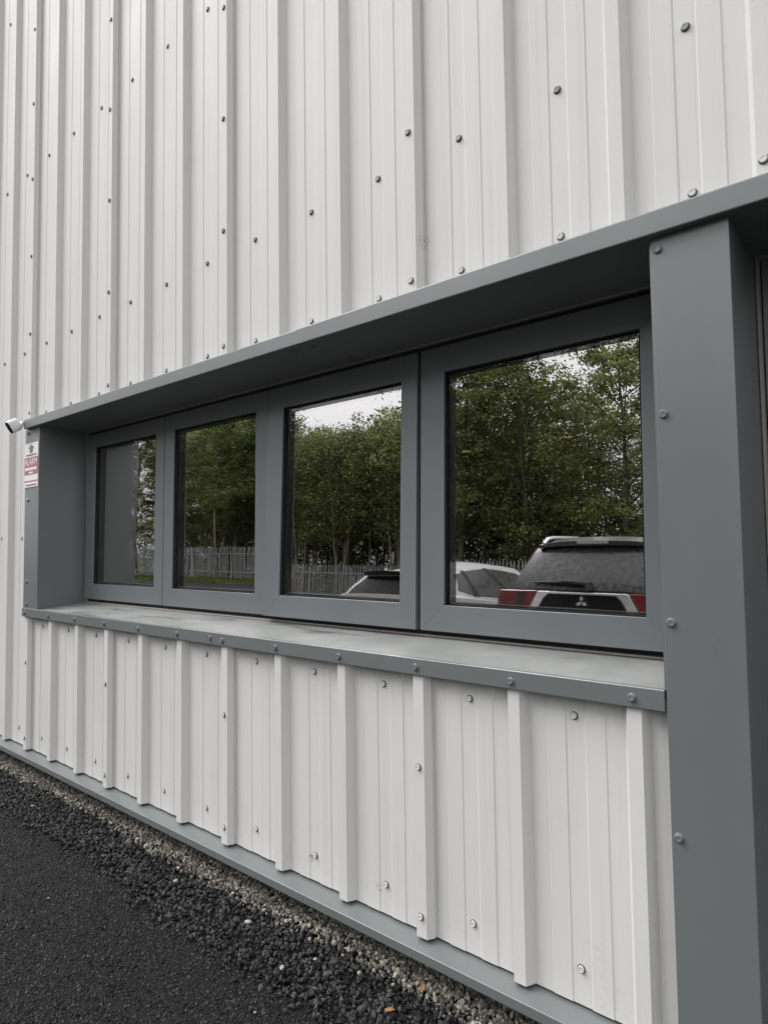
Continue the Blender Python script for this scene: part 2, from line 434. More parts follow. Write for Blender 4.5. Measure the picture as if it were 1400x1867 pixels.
# --- profiled cladding sheets
PAN = 0.030
def period(k):
    """rib at k/3 and the pan to its right; (x, y) front line"""
    c = k / 3 + 0.002
    out = [(c - .0335, PAN), (c - .0180, 0.0), (c + .0180, 0.0), (c + .0335, PAN)]
    h = 0.0022
    for a, b in ((.086, .141), (.194, .250)):
        out += [(c + a - .002, PAN), (c + a + .002, PAN - h), (c + b - .002, PAN - h), (c + b + .002, PAN)]
    return out
def sheet_line(k0, k1):
    """sheet from lap rib k0 (under) to lap rib k1 (over): its free edge shows on the right flank"""
    L = []
    for k in range(k0, k1): L += period(k)
    c0 = k0 / 3 + 0.002
    L = [p for p in L if p[0] > c0 - .03]
    c = k1 / 3 + 0.002
    L = [(x, y + (0.0016 if x < c0 + .04 else 0)) for x, y in L]
    L += [(c - .0335, PAN), (c - .0190, -0.0014), (c + .0200, -0.0014), (c + .0300, 0.0170), (c + .0345, 0.0200)]
    return L
screw_me = None
def make_screw(cap, nm):
    m = MB().lathe([(.0086, -.0005), (.0086, -.0058), (.0077, -.0068), (.0052, -.0068), (.0047, -.0060)], (0, 0, 0), (0, 1, 0), 14)
    me = m.mesh(nm, cap, smooth=0.5)
    wv = MB().lathe([(.0112, 0.0005), (.0112, -.0016), (.0100, -.0026), (.0070, -.0028)], (0, 0, 0), (0, 1, 0), 16)
    me2 = wv.mesh(nm + '_washer', 'washer', smooth=0.6)
    bm = bmesh.new(); bm.from_mesh(me); n0 = len(bm.faces); bm.from_mesh(me2)
    bm.faces.ensure_lookup_table()
    for i, f in enumerate(bm.faces): f.material_index = 0 if i < n0 else 1
    bm.to_mesh(me); bm.free(); me.materials.append(MAT['cap_grey' if cap == 'cap_grey' else 'washer']); return me
SCREW_W = make_screw('cap', 'screw'); SCREW_M = make_screw('cap_metal', 'screw'); SCREW_G = make_screw('cap_grey', 'screw')
def screw(x, y, z, parent, me=None):
    o = link('screw', me or SCREW_W, parent, (x, y, z + ZO))
    o.rotation_euler = (rnd.uniform(-.06, .06), rnd.uniform(0, 6.28), rnd.uniform(-.06, .06)); return o

def cladding(k0, k1, z0, z1, pan_rows, stitch_rows, clip=None):
    L = sheet_line(k0, k1)
    if clip: L = [p for p in L if p[0] <= clip]
    m = W().prism(offset_poly(L, -0.0012) if False else offset_poly(L, 0.0012), z0, z1, 'z')
    o = m.build('cladding_sheet', 'sheet', bld)
    for z in pan_rows:
        for k in range(k0, k1):
            x = k / 3 + 1 / 6 + .0033
            if clip and x > clip - .04: continue
            screw(x + rnd.uniform(-.004, .004), PAN, z + rnd.uniform(-.004, .004), o, SCREW_M if z > 1.5 else None)
    if not clip:
        for z in stitch_rows: screw(k1 / 3 + rnd.uniform(-.003, .001), -.0014, z + rnd.uniform(-.004, .004), o, SCREW_M if z > 1.5 else None)
    return o
TOPZ = 5.6
st_up = [1.235 + .4985 * i for i in range(9)]
st_full = [-.755, -.305] + [.19 + .4985 * i for i in range(2)] + st_up
rows_up = [1.2260, 1.6463, 2.8318, 4.050, 5.25]
rows_full = [-.728, .460, 1.6463, 2.8318, 4.050, 5.25]
for k in range(-36, -9, 3): cladding(k, k + 3, -.822, TOPZ, rows_full, st_full)
for k in range(-9, 6, 3): cladding(k, k + 3, 1.138, TOPZ, rows_up, st_up)
cladding(6, 9, -.822, TOPZ, rows_full, st_full); cladding(9, 12, -.822, TOPZ, rows_full, st_full)
for k in range(-9, 0, 3): cladding(k, k + 3, -.822, -.004, [-.7314, -.0763], [-.306, -.758])
cladding(0, 3, -.822, -.004, [-.7314, -.0763], [], clip=.80)

# --- shell behind the cladding
m = W()
m.box(-12.2, -2.86, .045, .30, -.80, TOPZ); m.box(-2.86, 2.02, .045, .30, 1.20, TOPZ); m.box(-2.86, .72, .045, .30, -.80, -.02)
m.box(2.02, 4.2, .045, .30, -.80, TOPZ)
m.build('inner_wall', 'room', bld)
m = W(); m.box(-12.0, -11.8, .31, 18, -.97, TOPZ); m.box(3.9, 4.1, .31, 18, -.97, TOPZ); m.box(-12.0, 4.1, 18.002, 18.2, -.97, TOPZ)
m.build('side_wall', 'sheet', bld)
W().box(-12.4, 4.4, -.25, 18.4, TOPZ + .002, TOPZ + .14).build('roof', 'roofing', bld)
W().box(-12.1, 4.15, .055, .32, -1.05, -.803).build('plinth', 'concrete', bld)
# --- room behind the window
m = W(); m.box(-4.6, 1.4, 6.6, 6.7, -.9, 1.9); m.box(-4.7, -4.602, .31, 6.6, -.9, 1.9); m.box(1.4, 1.5, .75, 6.6, -.9, 1.9)
m.box(-4.6, 1.398, .31, 6.598, -.95, -.902); m.box(-4.6, 1.398, .305, 6.598, 1.62, 1.66)
m.build('room', 'room', bld)

# --- flashings
def x_strip(name, pts, x0, x1, mat, th=.0018, r=.0025):
    m = W(); m.prism(offset_poly(rounded(pts, r), th), x0, x1, 'x'); return m.build(name, mat, bld)
def z_strip(name, pts, z0, z1, mat, th=.0018, r=.0025):
    m = W(); m.prism(offset_poly(rounded(pts, r), th), z0, z1, 'z'); return m.build(name, mat, bld)
head_pts = [(.300, 1.127), (-.030, 1.130), (-.0305, 1.183), (.034, 1.188)]
h1 = x_strip('head_flashing', head_pts, -2.998, -.517, 'trim')
h2 = x_strip('head_flashing', [(y - .0022, z - .0012 if z < 1.15 else z + .0012) for y, z in head_pts], -.520, 2.07, 'trim')
sill_pts = [(.300, .050), (-.008, .0255), (-.0085, -.0225), (-.002, -.0245)]
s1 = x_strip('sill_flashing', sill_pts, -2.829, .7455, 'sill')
s2 = x_strip('sill_flashing', [(-.004, .024), (-.0080, .024), (-.0085, -.0225), (-.002, -.0245)], -3.040, -2.8295, 'trim', r=.001)
# fascia drop of the sill, same sheet, given the darker trim grey by this strip
sf = x_strip('sill_fascia', [(.004, .0285), (-.0110, .0272), (-.0115, -.0235), (-.0035, -.0255)], -3.0405, .7445, 'trim', th=.0012)
for k in range(-9, 3): screw(k / 3 + .002, -.0118, rnd.uniform(-.002, .002), sf, SCREW_G)
screw(-1.082, -.0118, .003, sf, SCREW_G)
jl = z_strip('jamb_flashing', [(-3.036, .010), (-3.036, -.0065), (-2.831, -.0065), (-2.8285, .300)], .027, 1.1275, 'trim')
for z in (1.101, .687, .188, .051): screw(-2.985, -.0068, z, jl, SCREW_G)
jr = z_strip('jamb_flashing', [(.7545, .004), (.7545, -.0045), (.7445, -.0045), (.7470, .300)][::-1], .030, 1.1268, 'trim', th=.0016, r=.001)
cp = z_strip('column_cover', [(.7495, .006), (.7495, -.0090), (.9235, -.0090), (.9235, .300)], -.955, 1.1262, 'trim')
for z in (1.096, .689, .189, -.310, -.80): screw(.7665, -.0092, z, cp, SCREW_G)
c2 = z_strip('column_cover', [(1.872, .300), (1.872, -.0090), (2.070, -.0090), (2.070, .040)], -.955, 1.1262, 'trim')
for z in (1.096, .689, .189, -.310, -.80): screw(2.045, -.0092, z, c2, SCREW_G)
for x in (-.585, -.477):
    o = screw(x, .020, 1.1275, h1, SCREW_G); o.rotation_euler = (math.radians(90), 0, 0)
base_pts = [(.045, -.822), (.040, -.829), (-.036, -.842), (-.0365, -.871), (-.030, -.874)]
for a, b in ((-12.2, -8.0), (-7.998, -5.0), (-4.998, -2.0), (-1.998, .748), (2.072, 4.2)): x_strip('base_flashing', base_pts, a, b, 'trim')

# --- sealant line and outer window frame
m = W()
m.box(-2.8265, -2.8215, .278, .296, .056, 1.124); m.box(-2.821, .745, .274, .296, .0505, .0565); m.box(-2.821, .745, .276, .296, 1.1190, 1.1255)
m.box(.9255, .9330, .272, .296, -.94, 1.124); m.box(.9335, 1.868, .276, .296, 1.119, 1.1255)
m.build('sealant', 'sealant', bld)
m = W()
m.box(-2.826, .746, .297, .37, .050, .072); m.box(-2.826, .746, .297, .37, 1.104, 1.126)
for x in (-2.815, -1.9205, -1.051, -.182, .7335): m.box(x - .011, x + .011, .2975, .3695, .0725, 1.1035)
m.build('window_frame', 'frame_dark', bld)

# --- the four top-hung sashes, each opened a little at the foot
ZH = 1.102
def sash(x0, x1, gx0, gx1, gtop, gbot, tilt, sealed, pan=0.0):
    xc = (x0 + x1) / 2
    zb, zt = .075, 1.1015
    Y = lambda y: y - .28
    o_m = MB()
    def mem(q):      # a mitred member: outline in (x,z)
        o_m.prism([(x - xc, z - ZH) for x, z in q], Y(.280), Y(.3365), 'y')
    e = .0003
    mem([(x0, zb + e), (gx0, gbot + e), (gx0, gtop - e), (x0, zt - e)])
    mem([(x1, zb + e), (x1, zt - e), (gx1, gtop - e), (gx1, gbot + e)])
    mem([(x0 + e, zb), (x1 - e, zb), (gx1 - e, gbot), (gx0 + e, gbot)])
    mem([(x0 + e, zt), (gx0 + e, gtop), (gx1 - e, gtop), (x1 - e, zt)])
    s = o_m.build('window_sash', 'frame', bld, bevel=.0012)
    s.location = (xc, .28, ZH + ZO); s.rotation_euler = (-math.radians(tilt), 0, math.radians(pan))
    def ring(name, mat, y0, y1, i0, i1, par):
        g = MB()
        X0, X1, Z0, Z1 = gx0 - xc, gx1 - xc, gbot - ZH, gtop - ZH
        g.box(X0 + i0, X0 + i1, y0, y1, Z0 + i0, Z1 - i0); g.box(X1 - i1, X1 - i0, y0, y1, Z0 + i0, Z1 - i0)
        g.box(X0 + i1, X1 - i1, y0, y1, Z0 + i0, Z0 + i1); g.box(X0 + i1, X1 - i1, y0, y1, Z1 - i1, Z1 - i0)
        return g.build(name, mat, par)
    ring('gasket', 'gasket', .008, .0175, .0004, .0045, s)
    ring('spacer', 'gasket', .0222, .0385, -.004, .011, s)
    def pane(name, mat, y0, y1):
        g = MB().box(gx0 - xc - .006, gx1 - xc + .006, y0, y1, gbot - ZH - .006, gtop - ZH + .006)
        return g.build(name, mat, s)
    pane('glass_pane', 'pane_out' + sealed, .0180, .0220); pane('glass_pane', 'pane_in' + sealed, .0388, .0428)
    return s
# (sash edges, glass edges, glass top, glass bottom, tilt)
sash(-2.808, -1.9255, -2.707, -2.0105, 1.016, .169, 0.75, '_wavy', 0.35)
sash(-1.9155, -1.0535, -1.8275, -1.1385, 1.016, .167, 0.75, '_wavy')
sash(-1.0485, -.1905, -.9440, -.2655, 1.004, .168, 2.1, '')
S4 = sash(-.1735, .7230, -.0700, .6230, 1.006, .167, 1.75, '')
# a small etched mark in the corner of the right-hand pane
mk = MB()
cx, cz = .602 - .27475, .985 - ZH
for r0, r1, a0, a1 in ((.0085, .0105, 20, 150), (.0085, .0105, 200, 340), (.0030, .0050, 30, 210)):
    n = 14
    vs = []
    for i in range(n + 1):
        a = math.radians(a0 + (a1 - a0) * i / n)
        for rr in (r0, r1): vs.append((cx + rr * math.cos(a), .0177, cz + rr * math.sin(a)))
    for i in range(n + 1):
        a = math.radians(a0 + (a1 - a0) * i / n)
    mk.add(vs, [(2 * i, 2 * i + 1, 2 * i + 3, 2 * i + 2) for i in range(n)])
mk.build('glass_mark', 'sign_grey', S4)

# --- door recess to the right of the column
d = W()
d.box(.936, .986, .29, .36, -.94, 1.118); d.box(1.816, 1.866, .29, .36, -.94, 1.118); d.box(.9865, 1.8155, .29, .36, 1.068, 1.118)
d.build('door_frame', 'frame', bld, bevel=.0015)
d = W(); d.box(.989, 1.813, .300, .350, -.93, 1.065)
door = d.build('door', 'frame', bld, bevel=.0015)
W().tube([(1.06, .300, .05), (1.06, .262, .05), (1.06, .255, .02), (1.06, .255, -.28), (1.06, .262, -.31), (1.06, .300, -.31)], .011, 8).build('handle', 'alloy', door, smooth=0.7)
W().box(.93, 1.87, .02, .34, -.968, -.945).build('doorstep', 'concrete', bld)

# ------------------------------------------------------------------ small things on the wall
cam_t = thing('security_camera', 'small white security camera with a black face at the left end of the head flashing', 'security camera', (-2.999, -.030, 1.157 + ZO))
B = MB()                                      # body: a stadium-shaped tube pointing down and out from the wall
ax = Vector((.06, -.85, -.52)).normalized(); up = Vector((-.05, -.30, 1)); up = (up - ax * up.dot(ax)).normalized(); sdv = ax.cross(up)
def stad(u, hw=.022, hh=.040, n=32):
    out = []
    for k in range(n):
        a = 2 * math.pi * k / n
        x = math.cos(a) * hw; y = math.sin(a) * hw + (hh - hw) * (1 if math.sin(a) >= 0 else -1)
        out.append((x * u, y * u))
    return out
c0 = Vector((-.046, -.012, .012))
rings = [(-.004, .55), (.0, .82), (.006, .97), (.012, 1.0), (.064, 1.0), (.068, .97)]
vs, n = [], 32
for d_, k_ in rings: vs += [c0 + ax * d_ + sdv * x + up * y for x, y in stad(k_)]
B.add(vs, [(j * n + i, j * n + (i + 1) % n, (j + 1) * n + (i + 1) % n, (j + 1) * n + i) for j in range(len(rings) - 1) for i in range(n)] + [tuple(range(n))[::-1], tuple(range((len(rings) - 1) * n, len(rings) * n))])
B.build('housing', 'white_plastic', cam_t, smooth=0.9)
F = MB(); vs = []
for d_, k_ in ((.0675, .93), (.0705, .90)): vs += [c0 + ax * d_ + sdv * x + up * y for x, y in stad(k_)]
F.add(vs, [(i, (i + 1) % n, n + (i + 1) % n, n + i) for i in range(n)] + [tuple(range(n))[::-1], tuple(range(n, 2 * n))])
face = F.build('front_face', 'black_gloss', cam_t, smooth=0.6)
MB().lathe([(.009, .0695), (.009, .0722), (.006, .0726)], c0 + up * .010, ax, 16).build('lens', 'frame_dark', face)
MB().lathe([(.004, .0695), (.004, .0718)], c0 - up * .022, ax, 12).build('sensor', 'frame', face)
MB().tube([c0 + ax * .004, c0 - ax * .008 + Vector((.006, 0, 0)), (-.010, -.004, .001), (-.0005, -.002, .0)], [.013, .011, .012, .016], 14).build('mount', 'white_plastic', cam_t, smooth=0.9)

sg = thing('alarm_sign', 'white and red alarm warning sign on the grey jamb beside the window', 'sign', (-2.934, -.0068, .766 + ZO))
def sbox(x0, x1, z0, z1, y0, y1, name, mat, par=None):
    return MB().box(x0, x1, y0, y1, z0, z1).build(name, mat, par or sg)
board = MB().box(-.098, .098, -.004, -.0002, 0, .272).build('board', 'sign_white', sg, bevel=.001)
sbox(-.096, .096, .078, .184, -.0052, -.0044, 'red_band', 'sign_red')
def words(s, size, x, z, y, mat, par, sx=1.0, name='lettering'):
    cu = bpy.data.curves.new(name, 'FONT'); cu.body = s; cu.size = size; cu.align_x = 'CENTER'; cu.extrude = .0004
    to = bpy.data.objects.new(name, cu); COL.objects.link(to)
    dg = bpy.context.evaluated_depsgraph_get(); me = bpy.data.meshes.new_from_object(to.evaluated_get(dg))
    bpy.data.objects.remove(to); me.name = name
    me.transform(Matrix.Translation((x, y, z)) @ Matrix.Rotation(math.radians(90), 4, 'X') @ Matrix.Diagonal((sx, 1, 1, 1)))
    me.materials.clear(); me.materials.append(MAT[mat]); return link(name, me, par)
words('ALARM', .058, 0, .136, -.0058, 'sign_white', sg, .98)
for x0, x1 in ((-.086, -.052), (-.048, -.008), (-.004, .034), (.038, .082)): sbox(x0, x1, .104, .122, -.0058, -.0054, 'lettering', 'sign_white')
sbox(-.03, .03, .084, .094, -.0060, -.0054, 'white_tab', 'sign_white')
sbox(-.096, .096, .034, .041, -.0052, -.0044, 'red_line', 'sign_red')
for i, (a, b) in enumerate(((-.075, -.045), (-.04, -.005), (.0, .04), (.045, .075))):
    sbox(a, b, .010, .018, -.0052, -.0044, 'small_print', 'sign_grey'); sbox(a, b, .194, .203, -.0052, -.0044, 'small_print', 'sign_grey')
em = MB().prism([(-.020, .212), (.020, .212), (.020, .232), (.034, .238), (.027, .252), (.012, .250), (.008, .262), (-.008, .262), (-.012, .250), (-.027, .252), (-.034, .238), (-.020, .232)], -.0052, -.0044, 'y')
em.build('emblem', 'sign_grey', sg)

for i, (x, y, lab) in enumerate(((-1.89, 5.33, 'warm round ceiling light seen through the rightmost pane near its middle'), (-3.33, 5.46, 'warm round ceiling light seen through the rightmost pane near its left edge'))):
    t_ = thing('ceiling_light', lab, 'ceiling light', (x, y, 1.612 + ZO), 0, 'ceiling lights in the room behind the window')
    MB().lathe([(.10, .007), (.10, -.012), (.085, -.014)], (0, 0, 0), (0, 0, 1), 24).build('trim_ring', 'white_plastic', t_)
    MB().lathe([(.080, -.0145), (.075, -.020), (.03, -.024)], (0, 0, 0), (0, 0, 1), 24).build('diffuser', 'lamp_glow', t_)

# ------------------------------------------------------------------ stones
ICO = bmesh.new(); bmesh.ops.create_icosphere(ICO, subdivisions=1, radius=1.0)
IV = np.array([v.co[:] for v in ICO.verts]); IF = np.array([[v.index for v in f.verts] for f in ICO.faces]); ICO.free()
def stones(name, mat, xy, size, zc, flat=(.55, .9), jag=.28):
    n = len(xy); k = len(IV)
    sc = size[:, None] * np.stack([npr.uniform(.75, 1.25, n), npr.uniform(.7, 1.1, n), npr.uniform(*flat, n)], 1) * .5
    V = IV[None] * (1 + npr.uniform(-jag, jag, (n, k, 1))) * sc[:, None, :]
    q = npr.normal(size=(n, 4)); q[:, 1:3] *= .45; q /= np.linalg.norm(q, axis=1)[:, None]
    a, b, c, d_ = q.T
    Rm = np.stack([1 - 2 * (c * c + d_ * d_), 2 * (b * c - a * d_), 2 * (b * d_ + a * c), 2 * (b * c + a * d_), 1 - 2 * (b * b + d_ * d_), 2 * (c * d_ - a * b), 2 * (b * d_ - a * c), 2 * (c * d_ + a * b), 1 - 2 * (b * b + c * c)], 1).reshape(n, 3, 3)
    V = np.einsum('nij,nkj->nki', Rm, V) + np.concatenate([xy, zc[:, None]], 1)[:, None, :]
    F_ = (IF[None] + (np.arange(n) * k)[:, None, None]).reshape(-1, 3)
    me = raw_mesh(name, V.reshape(-1, 3), F_, mat, np.repeat(npr.uniform(0, 1, n) ** 1.8, k))
    return tag(link(name, me), kind='stuff')
def raw_mesh(name, V, F_, mat, tone=None):
    me = bpy.data.meshes.new(name); nf, s_ = F_.shape
    me.vertices.add(len(V)); me.vertices.foreach_set('co', V.astype(np.float32).ravel())
    me.loops.add(nf * s_); me.loops.foreach_set('vertex_index', F_.astype(np.int32).ravel())
    me.polygons.add(nf); me.polygons.foreach_set('loop_start', np.arange(0, nf * s_, s_, dtype=np.int32))
    try: me.polygons.foreach_set('loop_total', np.full(nf, s_, dtype=np.int32))
    except Exception: pass
    if tone is not None:
        a = me.attributes.new('tone', 'FLOAT', 'POINT'); a.data.foreach_set('value', tone.astype(np.float32))
    me.update(calc_edges=True); me.shade_flat(); me.materials.append(MAT[mat]); return me
def edge_wave(x, s): return .022 * np.sin(3.1 * x + s) + .014 * np.sin(7.7 * x + 2 * s) + .008 * np.sin(19 * x + s)
XA, XB = -6.5, .75
n = 23000; x = npr.uniform(XA, XB + 1.2, n); y = npr.uniform(-.36, .0, n)
keep = (y > -.285 + edge_wave(x, .7) + npr.normal(0, .022, n)) & (y < -.022 + .5 * edge_wave(x, 2.) + npr.normal(0, .026, n))
x, y = x[keep], y[keep]
stones('dark_gravel', 'stone_dark', np.stack([x, y], 1), npr.uniform(.008, .020, len(x)) * (1 + .6 * (npr.uniform(0, 1, len(x)) > .95)), npr.uniform(.002, .014, len(x)), jag=.36)
n = 22000; x = npr.uniform(XA, XB + 1.2, n); y = npr.uniform(-.08, .075, n)
keep = y > -.036 + .5 * edge_wave(x, 2.) + npr.normal(0, .022, n)
x, y = x[keep], y[keep]
stones('tan_gravel', 'stone_tan', np.stack([x, y], 1), npr.uniform(.009, .020, len(x)), npr.uniform(.004, .018, len(x)) + .012 * np.clip((y + .05) / .1, 0, 1), jag=.36)
n = 44000; x = npr.uniform(-3.9, 1.4, n); y = npr.uniform(-1.25, -.24, n)
keep = (y < -.27 + edge_wave(x, .7) + npr.normal(0, .012, n))
x, y = x[keep], y[keep]
stones('tarmac_chippings', 'chip', np.stack([x, y], 1), npr.uniform(.006, .0125, len(x)), npr.uniform(-.0015, .0015, len(x)), flat=(.5, .75))

peb = [(-2.804, -.091, .017, 'white pebble on the dark gravel near the left edge'), (-2.386, -.192, .017, 'cream pebble on the dark gravel left of the tan strip'),
       (-1.415, -.513, .009, 'tiny pale stone alone on the fine tarmac'), (-1.122, -.145, .022, 'pale cream pebble in the middle of the dark gravel'),
       (-1.59, -.090, .034, 'large flat brown grey stone on the dark gravel'), (-.667, -.141, .026, 'long pale grey stone on the dark gravel below the second lap joint'),
       (-.330, -.134, .014, 'small white stone on the dark gravel close to the tan strip'), (-.381, -.230, .020, 'rounded pale grey stone near the edge of the tarmac'), (-.305, -.398, .010, 'tiny cream stone on the tarmac at the bottom of the view')]
for x, y, s_, lab in peb:
    bm = bmesh.new(); bmesh.ops.create_icosphere(bm, subdivisions=2, radius=.5)
    s_ *= .8
    for v in bm.verts: v.co = Vector((v.co.x * 1.3, v.co.y * .85, v.co.z * .6)) * s_ * (1 + rnd.uniform(-.10, .10))
    me = bpy.data.meshes.new('pebble'); bm.to_mesh(me); bm.free(); me.materials.append(MAT['pebble' if s_ < .026 else 'stone_tan'])
    o = link('pebble', me, None, (x, y, .020 if y > -.28 else .008)); o.rotation_euler = (rnd.uniform(-.2, .2), rnd.uniform(-.2, .2), rnd.uniform(0, 6)); tag(o, lab, 'pebble', 'pale stones lying on the gravel')
def leaf_outline(s):
    pts = []
    for k in range(14):
        a = 2 * math.pi * k / 14
        r = (1 if k % 2 == 0 else .62) * (1.25 - .5 * abs(math.sin(a)))
        pts.append((r * math.cos(a) * s, r * math.sin(a) * s * .75))
    return pts
for x, y, rz, lab in ((.008, -.167, .4, 'orange brown dead leaf on the dark gravel at the bottom edge'), (.024, -.033, 1.9, 'folded brown dead leaf where the tan and dark gravel meet')):
    P = leaf_outline(.016); m = MB(); vs = [(0, 0, .004)] + [(a, b, .002 + .5 * abs(b) + .2 * a) for a, b in P]
    m.add(vs, [(0, i + 1, (i + 1) % 14 + 1) for i in range(14)])
    m.add([(v[0], v[1], v[2] - .0008) for v in vs], [(0, (i + 1) % 14 + 1, i + 1) for i in range(14)])
    o = m.build('dead_leaf', 'dead_leaf'); o.location = (x, y, .024); o.rotation_euler = (.15, -.1, rz); tag(o, lab, 'leaf', 'dead leaves on the gravel')

# ------------------------------------------------------------------ cars (seen in the glass)
def car(name, label, cat, loc, p, paint, roofpaint):
    """local frame: rear face at y=0, nose at y=-L, wheels on z=0"""
    t = thing(name, label, cat, loc, p.get('rz', 0))
    L, Wd, H = p['L'], p['W'] / 2, p['H']; belt = p['belt']; hood = p['hood']
    # --- lower body: lofted half sections
    def width(y):
        u = -y / L
        k = 1.0
        if u < .10: k = 1 - p['rtaper'] * (1 - u / .10) ** 2
        if u > .86: k = 1 - .16 * ((u - .86) / .14) ** 2
        return Wd * k
    def topz(y):
        u = -y / L
        uf = p['cowl']
        if u <= uf: return belt(u)
        q = (u - uf) / (1 - uf); return belt(uf) + (hood - belt(uf)) * q ** .7 - .20 * max(0, (q - .75) / .25) ** 2
    ys = [0, -.03, -.08, -.18, -.35] + [-(.5 + i * (L - 1.0) / 14) for i in range(15)] + [-(L - .35), -(L - .18), -(L - .08), -(L - .03), -L]
    vs = []; NP = 0
    for y in ys:
        wy = width(y); tz = topz(y); endk = 1.0
        ed = min(-y, L + y); inset = .10 * max(0, 1 - ed / .10) ** 2
        zb = .24 + inset * .6
        half = [(0, zb), (wy * .85, zb), (wy * .955 - inset, zb + .10), (wy * .985 - inset * .5, zb + .28), (wy - inset * .3, (zb + tz) / 2 + .05), (wy * .985 - inset * .4, tz - .16), (wy * .955 - inset * .6, tz - .03), (wy * .90 - inset, tz), (wy * .5, tz + .012), (0, tz + .016)]
        sec = half + [(-a, b) for a, b in reversed(half[1:-1])]
        NP = len(sec); vs += [(a, y, b) for a, b in sec]
    b = MB(); f = []
    for j in range(len(ys) - 1):
        for i in range(NP): f.append((j * NP + i, j * NP + (i + 1) % NP, (j + 1) * NP + (i + 1) % NP, (j + 1) * NP + i))
    f.append(tuple(range(NP))); f.append(tuple(range((len(ys) - 1) * NP, len(ys) * NP))[::-1])
    b.add(vs, f); body = b.build('body', paint, t, smooth=0.7)
    # --- greenhouse surfaces
    yrb, yrt, yfb, yft, wt = p['yrb'], p['yrt'], p['yfb'], p['yft'], p['wt']
    bl = p['bulge']
    def hw(tt, h):
        wb = width(yrb + (yfb - yrb) * tt) * .925
        return (wb + (wt - wb) * (h ** 1.25)) * (1 - .06 * (2 * tt - 1) ** 4)
    def roofz(tt): return p['roof'](tt)
    def zz(tt, h):
        yb = yrb + (yfb - yrb) * tt
        zb = topz(yb) - .01
        return zb + (roofz(tt) - zb) * h
    def yr(h): return yrb + (yrt - yrb) * h ** p.get('rp', 1.15)
    def yf(h): return yfb + (yft - yfb) * h ** .92
    def side(s_): return lambda tt, h: Vector((s_ * hw(tt, h), yr(h) + (yf(h) - yr(h)) * tt, zz(tt, h)))
    def rear(u, h): q = 2 * u - 1; return Vector((q * hw(0, h), yr(h) + bl * (1 - q * q), zz(0, h) + .02 * h * (1 - q * q)))
    def front(u, h): q = 2 * u - 1; return Vector((q * hw(1, h), yf(h) - .16 * (1 - q * q), zz(1, h) + .03 * h * (1 - q * q)))
    def roof(u, tt):
        q = 2 * u - 1; s_ = (1 - q * q)
        return Vector((q * hw(tt, 1), yr(1) + (yf(1) - yr(1)) * tt + s_ * (bl * max(0, 1 - 4 * tt) - .16 * max(0, 4 * tt - 3)), zz(tt, 1) + s_ * (.02 + .03 * min(1, tt * 4))))
    g = MB(); g.grid(side(1), 24, 8); g.grid(side(-1), 24, 8); g.grid(rear, 14, 8); g.grid(front, 14, 8)
    g.build('cabin', paint, t, smooth=0.7)
    r_ = MB(); r_.grid(roof, 16, 24)
    r_.grid(lambda u, v: roof(u, v) + Vector((0, 0, -.02)), 16, 24)
    r_.build('roof', roofpaint, t, smooth=0.8)
    def patch(fn, q, nu, nv, off, name, mat, par=t, thick=.004):
        """q: corners (u,v) in order bl, br, tr, tl on surface fn"""
        def P(a, c):
            lo = Vector(q[0]).lerp(Vector(q[1]), a); hi = Vector(q[3]).lerp(Vector(q[2]), a); uv = lo.lerp(hi, c)
            e = 1e-3
            p0 = fn(uv.x, uv.y); du = fn(uv.x + e, uv.y) - fn(uv.x - e, uv.y); dv = fn(uv.x, uv.y + e) - fn(uv.x, max(0, uv.y - e))
            nn = du.cross(dv).normalized(); cc = Vector((0, -L * .48, .9))
            if nn.dot(p0 - cc) < 0: nn = -nn
            return p0, nn
        mm = MB(); mm.grid(lambda a, c: (lambda r: r[0] + r[1] * off)(P(a, c)), nu, nv)
        mm.grid(lambda a, c: (lambda r: r[0] + r[1] * (off - thick))(P(a, c)), nu, nv)
        return mm.build(name, mat, par, smooth=0.7)
    rw = patch(rear, p['rear_win'], 14, 8, .006, 'rear_window', p.get('rear_glass', 'car_glass'))
    patch(front, [(.06, .06), (.94, .06), (.90, .94), (.10, .94)], 14, 8, .006, 'windscreen', 'car_glass')
    for s_ in (1, -1):
        for q in p['side_wins']: patch(side(s_), q, 8, 6, .006, 'side_window', p.get('side_glass', 'car_glass'))
        for q in p['pillars']: patch(side(s_), q, 3, 6, .008, 'pillar_trim', 'plastic')
    # --- wheels
    for yc in p['wheels']:
        for s_ in (1, -1):
            R_ = p['tyre']; c = Vector((s_ * (Wd - .10), yc, R_))
            wh = MB().lathe([(R_ * .62, -.105), (R_ * .93, -.11), (R_, -.08), (R_, .08), (R_ * .93, .11), (R_ * .62, .105)], c, (s_, 0, 0), 32).build('tyre', 'tyre', t, smooth=0.6)
            rm = MB().lathe([(R_ * .64, .05), (R_ * .64, .108), (R_ * .58, .104), (R_ * .56, .07), (.03, .06)], c, (s_, 0, 0), 32)
            for k in range(5):
                a = 2 * math.pi * k / 5; dv = Vector((0, math.cos(a), math.sin(a))); sv = Vector((0, -math.sin(a), math.cos(a)))
                o1 = c + Vector((s_ * .100, 0, 0)); q0 = o1 + dv * .03; q1 = o1 + dv * R_ * .60
                vs = [q0 + sv * .03, q0 - sv * .03, q1 - sv * .022, q1 + sv * .022]
                vs += [v - Vector((s_ * .03, 0, 0)) for v in vs]
                rm.add(vs, [(0, 1, 2, 3), (7, 6, 5, 4), (0, 4, 5, 1), (1, 5, 6, 2), (2, 6, 7, 3), (3, 7, 4, 0)])
            rm.build('rim', 'alloy', wh)
            ar = MB()
